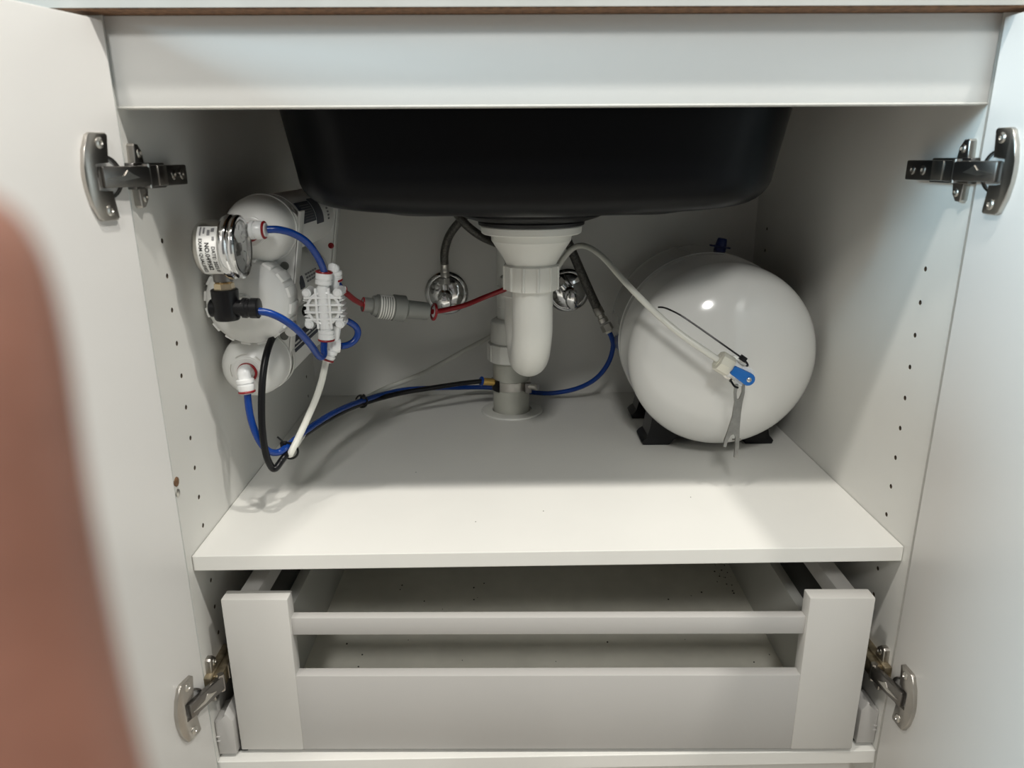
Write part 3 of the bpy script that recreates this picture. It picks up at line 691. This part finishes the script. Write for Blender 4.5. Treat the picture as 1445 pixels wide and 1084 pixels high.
for t0, t1, a0, a1 in ((-.0150, -.0120, 38, 46), (-.0185, -.0160, 30, 42), (-.0135, -.0115, 20, 27), (-.0225, -.0210, 34, 48), (-.0258, -.0246, 30, 49)):
    obj('label_print', B().patch(GC, ga, gf, gb, .0283, t0, t1, math.radians(a0), math.radians(a1), 4), 'grey_print', glb)
# stem, nut, tee
tx, ty = -.3350, .060
obj('stem', B().cyl((tx, ty, .2930), (tx, ty, .2830), .0100, n=24, ch=.001), 'dark_nickel', pg)
obj('hex_nut', B().lathe((tx, ty, .2860), (0, 0, -1), [(0, .0090), (.001, .0098), (.003, .0098), (.004, .0085), (.0045, .0100), (.011, .0104), (.012, .0095)], 6), 'brass_pale', pg)
te = obj('tee_body', B().lathe((tx - .0005, ty, .2755), (0, 0, -1), [(0, .0128), (.001, .0138), (.022, .0132), (.028, .0134), (.031, .0126), (.0325, .0115)], 36), 'black', pg)
obj('tee_arm', B().lathe((tx + .008, ty - .001, .2560), (1, -.04, -.03), [(0, .0085), (.009, .0085), (.0095, .0108), (.013, .0108), (.014, .0100), (.017, .0100), (.018, .0108), (.0255, .0108), (.0260, .0098)], 12), 'black', te)
obj('tee_plug', B().cyl((tx - .006, ty, .2555), (tx - .0170, ty, .2555), .0092, n=24, ch=.001), 'black', te)

# ------------------------------------------------------------------ pressure tank
TC = Vector((.2477, .2617, .1459)); TR = .1259; TL = .203; HD = .0648
ta = Vector((.0381, .9993, 0)).normalized(); tu = Vector((0, 0, 1)).cross(ta).normalized() * -1
if tu.x < 0: tu = -tu
tk = thing('pressure_tank', 'large white round pressure tank lying on its side at the right', 'tank', (.2477, .36, 0))
pr = []
for k in range(0, 17):
    a = PI / 2 * k / 16; pr.append((-HD * math.cos(a), TR * math.sin(a)))
seam = [(.070, TR), (.0715, TR + .0012), (.0735, TR + .0012), (.075, TR - .0004), (.098, TR - .0004), (.0995, TR + .0010), (.1015, TR + .0010), (.103, TR)]
pr += seam + [(TL, TR)]
for k in range(1, 17):
    a = PI / 2 * k / 16; pr.append((TL + HD * math.sin(a), TR * math.cos(a)))
obj('shell', B().lathe(TC, ta, pr, 96), 'tank', tk, 40)
PO = TC - ta * HD
# black stand
def saddle(y0, th):
    poly = [(-.095, 0), (-.056, 0), (-.046, .0145), (.046, .0145), (.056, 0), (.095, 0), (.097, .005), (.093, .010), (.088, .013), (.082, .0405)]
    n_ = 12; arc = []
    for k in range(n_ + 1):
        x = .082 - .164 * k / n_; arc.append((x, TC.z - math.sqrt(TR * TR - x * x) - .0006))
    poly = poly + arc[1:] + [(-.088, .013), (-.093, .010), (-.097, .005)]
    poly[9] = (.082, arc[0][1])
    return B().prism(poly, (TC.x + ta.x * (y0 - TC.y) + .002, y0 + th, .0002), (1, 0, 0), (0, 0, 1), th, .0015)
st = obj('stand', saddle(.300, .046), 'black', tk)
obj('stand_foot', saddle(.415, .040), 'black', tk)
obj('stand_bar', B().box(TC.x - .028, TC.x + .034, .32, .44, .0146, .0196, .001), 'black', tk)
# blue air valve cap on top
ac = TC + ta * .150 + Vector((.0265, 0, math.sqrt((TR) ** 2 - .0265 ** 2) - .0015)); an = Vector((.16, -.05, 1)).normalized()
k = obj('air_valve_cap', B().lathe(ac, an, [(0, .0090), (.006, .0088), (.007, .0100), (.0085, .0100), (.009, .0085), (.018, .0072), (.020, .0062)], 28), 'navy', tk)
obj('cap_tab', B().box(-.0165, .0150, -.0035, .0035, .006, .0085, .0008, mtx=Matrix.Translation(ac) @ Matrix.Rotation(.16, 4, 'Y')), 'navy', k)
# tank valve
vd = Vector((.857, 0, -.515)).normalized(); vc = Vector((.2350, .152, .1545))
tvv = obj('valve_stem', B().lathe(PO + ta * .006, -ta, [(0, .016), (.007, .016), (.009, .011), (.0345, .0105)], 24), 'steel', tk)
vb = obj('valve_body', B().tube([vc - vd * .012, vc + vd * .012], .0108, 24, smooth=False).lathe(vc + vd * .009 + AY * .012, -AY, [(0, .0115), (.001, .0125), (.019, .0125), (.020, .0115)], 28), 'fitting', tk)
obj('cream_nut', B().lathe(vc - vd * .0285, vd, [(0, .0105), (.001, .0128), (.017, .0128), (.0185, .0118)], 8), 'cream', vb)
obj('nut_collar', B().cyl(vc - vd * .0295, vc - vd * .0275, .0078, n=20), 'cream', vb)
obj('thread_ring', B().cyl(vc - vd * .0105, vc - vd * .0060, .0118, n=24), 'fitting', vb)
lv = []
for q in range(13):
    a = -PI / 2 + PI * q / 12; lv.append((.0085 + .0078 * math.cos(a), .0078 * math.sin(a)))
lv += [(-.0135, .0056), (-.0150, .0040), (-.0150, -.0040), (-.0135, -.0056)]
vp = Vector((0, 0, 1)) - vd * vd.z; vp.normalize()
lc = vc + vd * .0035 - AY * .0085
g = B()
if vd.cross(vp).y < 0: g.prism(lv, lc, vd, vp, .0065, .0010)
else: g.prism([(y, x) for x, y in lv], lc, vp, vd, .0065, .0010)
obj('lever', g, 'blue', vb)
obj('lever_screw', screw(lc + vd * .0088 - AY * .0066, -AY, .0030), 'steel', vb)

# ------------------------------------------------------------------ cable ties and spanner
t = thing('cable_tie', 'black cable tie with a long tail looped round the tank valve', 'cable tie', (.2375, .142, .165))
tail = [(0.2354, 0.139, 0.1747), (0.2153, 0.144, 0.1885), (0.1907, 0.156, 0.2052), (0.1677, 0.167, 0.2202), (0.1546, 0.176, 0.2262), (0.148, 0.182, 0.2279), (0.1425, 0.186, 0.2275)]
obj('tail', B().tube(tail, .0011, 8), 'black', t)
obj('head', B().box(-.0040, .0040, -.003, .003, -.0032, .0032, .0007, mtx=Matrix.Translation((.2368, .1395, .1740)) @ Matrix.Rotation(.6, 4, 'Y')), 'black', t)
obj('loop', B().tube([(.2380, .1395, .1725), (.2440, .142, .1655), (.2450, .152, .1600), (.2420, .164, .1500), (.2340, .1645, .1420), (.2290, .156, .1410), (.2262, .146, .1450), (.2290, .1385, .1400), (.2335, .1375, .1382)], .0013, 8), 'black', t)
def tie(c, ax, R, tail_v, label):
    t = thing('cable_tie', label, 'cable tie', c)
    obj('loop', B().ring(c, ax, R, .0014, 32, 8), 'black', t)
    h_ = Vector(c) + Vector(tail_v).normalized() * (R + .001)
    obj('head', B().box(-.0035, .0035, -.0035, .0035, -.003, .003, .0007, mtx=Matrix.Translation(h_)), 'black', t)
    obj('tail', B().tube([h_, h_ + Vector(tail_v) * .5 + Vector((.001, 0, 0)), h_ + Vector(tail_v)], .0011, 6), 'black', t)
tie((-.2995, .106, .0765), (.05, .9, 0), .0098, (-.006, -.002, .010), 'black cable tie bundling the tubes in front, under the filters')
tie((-.2562, .3280, .0635), (.25, .9, -.1), .0090, (.002, -.003, .005), 'black cable tie further back on the tube bundle, near the back panel')
# spanner hanging from the tie
g = B()
ol = [(-.0048, 0), (-.0046, -.010), (-.0030, -.022), (-.0034, -.040), (-.0062, -.058), (-.0085, -.070), (-.0088, -.078), (-.0060, -.079), (-.0052, -.071), (-.0030, -.064), (.0000, -.062), (.0022, -.066), (.0030, -.078), (.0034, -.0925), (.0066, -.0930), (.0068, -.078), (.0062, -.066), (.0052, -.055), (.0046, -.036), (.0048, -.022), (.0058, -.010), (.0050, 0), (.0025, .0005), (.0030, -.010), (.0012, -.0180), (-.0012, -.018), (-.0022, -.010), (-.0015, .0005)]
spn = B().prism(ol, (.2370, .146, .1400), Vector((1.25, .05, 0)), (.055, .06, 1), .0030, 0)
s_ = single('spanner', spn, 'spanner', 'small flat steel open-end spanner hanging below the tank valve', 'spanner', smooth=0)
spn2 = B().cyl((.2335, .1420, .0700), (.2445, .1440, .0690), .0012, n=8)
q = obj('cross_pin', spn2, 'spanner', s_)

# ------------------------------------------------------------------ pull-out drawer
dw = thing('pull_out_drawer', 'white pull-out drawer with open railed front below the shelf', 'drawer', (0, .22, -.2575))
yaw = -.021; piv = Vector((0, 0, 0))
DM = Matrix.Translation((-.0022, -.0075, .0035)) @ Matrix.Diagonal((.993, 1, 1, 1)) @ Matrix.Rotation(yaw, 4, 'Z')
def dbox(name, x0, x1, y0, y1, z0, z1, bev, m_, par=dw): return obj(name, B().box(x0, x1, y0, y1, z0, z1, bev, mtx=DM), m_, par, 30)
dbox('front_post', -.3580, -.2850, 0, .0185, -.2580, -.0570, .0012, 'post')
dbox('front_post', .2850, .3560, 0, .0185, -.2580, -.0570, .0012, 'post')
dbox('front_panel', -.2855, .2855, .0005, .0145, -.2580, -.1560, .0012, 'drawer')
dbox('front_crossbar', -.2852, .2852, .0050, .0165, -.1055, -.0835, .0012, 'drawer')
dbox('drawer_floor', -.3220, .3220, .0150, .475, -.2500, -.2450, 0, 'drawer_floor')
dbox('back_board', -.3300, .3300, .475, .487, -.2500, -.120, .0008, 'drawer_side')
for s in (-1, 1):
    sw = dbox('side_wall', *sorted((s * .3195, s * .3340)), .0185, .487, -.2520, -.1400, .0008, 'drawer_side')
    dbox('side_rail', *sorted((s * .3290, s * .3500)), .0185, .480, -.0900, -.0670, .0015, 'drawer', sw)
    dbox('side_channel', *sorted((s * .3335, s * .3365)), .0185, .480, -.1400, -.0890, .0005, 'drawer_dark', sw)
    dbox('runner_profile', *sorted((s * .3345, s * .3500)), .0185, .480, -.2520, -.2000, .0008, 'drawer_dark', sw)
g = B()
for _ in range(70):
    x, y = random.uniform(-.28, .31), random.uniform(.06, .46)
    if random.random() < .35: x, y = random.gauss(.300, .010), random.gauss(.33, .05)
    x = min(x, .315); r = random.uniform(.0006, .0017)
    g.lathe((x, y, -.2414), (0, 0, 1), [(0, r), (r * .7, r * .6)], 6)
o = single('drawer_crumbs', g, 'crumb', 'dark crumbs scattered over the grey drawer floor', 'crumbs'); o['kind'] = 'stuff'

# ------------------------------------------------------------------ photographer's hand beside the lens
J = {'wrist': (-0.0967, -0.7279, 0.2384), 'fore': (-0.0837, -0.8483, 0.2385), 'elbow': (-0.0611, -0.9995, 0.2583), 'palm': (-0.099, -0.6931, 0.2665), 'i0': (-0.092, -0.6453, 0.2999), 'i1': (-0.0971, -0.6356, 0.3451), 'i2': (-0.0994, -0.6305, 0.3687), 'i3': (-0.1012, -0.6252, 0.3859), 'i4': (-0.1035, -0.6211, 0.3993), 'm0': (-0.1092, -0.6597, 0.3003), 'm1': (-0.1146, -0.622, 0.3003), 'm2': (-0.1107, -0.6192, 0.2754), 'm3': (-0.105, -0.6353, 0.2676), 'r0': (-0.1255, -0.6746, 0.2987), 'r1': (-0.1319, -0.638, 0.2949), 'r2': (-0.127, -0.6366, 0.2725), 'r3': (-0.1203, -0.6508, 0.2673), 'p0': (-0.1378, -0.6907, 0.2933), 'p1': (-0.1443, -0.6618, 0.2919), 'p2': (-0.1404, -0.6601, 0.2735), 'p3': (-0.1346, -0.6706, 0.2704), 't0': (-0.073, -0.6908, 0.2582), 't1': (-0.0543, -0.6557, 0.2713), 't2': (-0.0598, -0.6228, 0.276), 't3': (-0.0695, -0.6039, 0.2724)}
RJ = {'wrist': .026, 'fore': .033, 'elbow': .040, 'palm': .022, 'i0': .0135, 'i1': .0098, 'i2': .0090, 'i3': .0086, 'i4': .0072, 'm0': .0135, 'm1': .0100, 'm2': .0088, 'm3': .0072, 'r0': .0130, 'r1': .0095, 'r2': .0085, 'r3': .0068, 'p0': .0120, 'p1': .0082, 'p2': .0075, 'p3': .0060, 't0': .0165, 't1': .0125, 't2': .0105, 't3': .0082}
ED = [('palm', 'wrist'), ('wrist', 'fore'), ('fore', 'elbow')]
for f in 'imrp': ED.append(('palm', f + '0'))
ED += [('palm', 't0'), ('t0', 't1'), ('t1', 't2'), ('t2', 't3'), ('i0', 'i1'), ('i1', 'i2'), ('i2', 'i3'), ('i3', 'i4')]
for f in 'mrp': ED += [(f + '0', f + '1'), (f + '1', f + '2'), (f + '2', f + '3')]
names = list(J); base = Vector(J['wrist'])
me = bpy.data.meshes.new('hand'); me.from_pydata([tuple(Vector(J[k]) - base) for k in names], [(names.index(a), names.index(b)) for a, b in ED], [])
hand = bpy.data.objects.new('hand', me); COL.objects.link(hand); hand.location = base
sk = hand.modifiers.new('skin', 'SKIN'); sk.use_smooth_shade = True; sk.branch_smoothing = .4
for i, k in enumerate(names):
    me.skin_vertices[0].data[i].radius = (RJ[k], RJ[k]); me.skin_vertices[0].data[i].use_root = (k == 'palm')
ss = hand.modifiers.new('subdivision', 'SUBSURF'); ss.levels = 2; ss.render_levels = 2
me.materials.append(M['skin'])
tag(hand, 'bare hand with raised forefinger, out of focus at the left edge', 'hand')
bpy.context.view_layer.update()
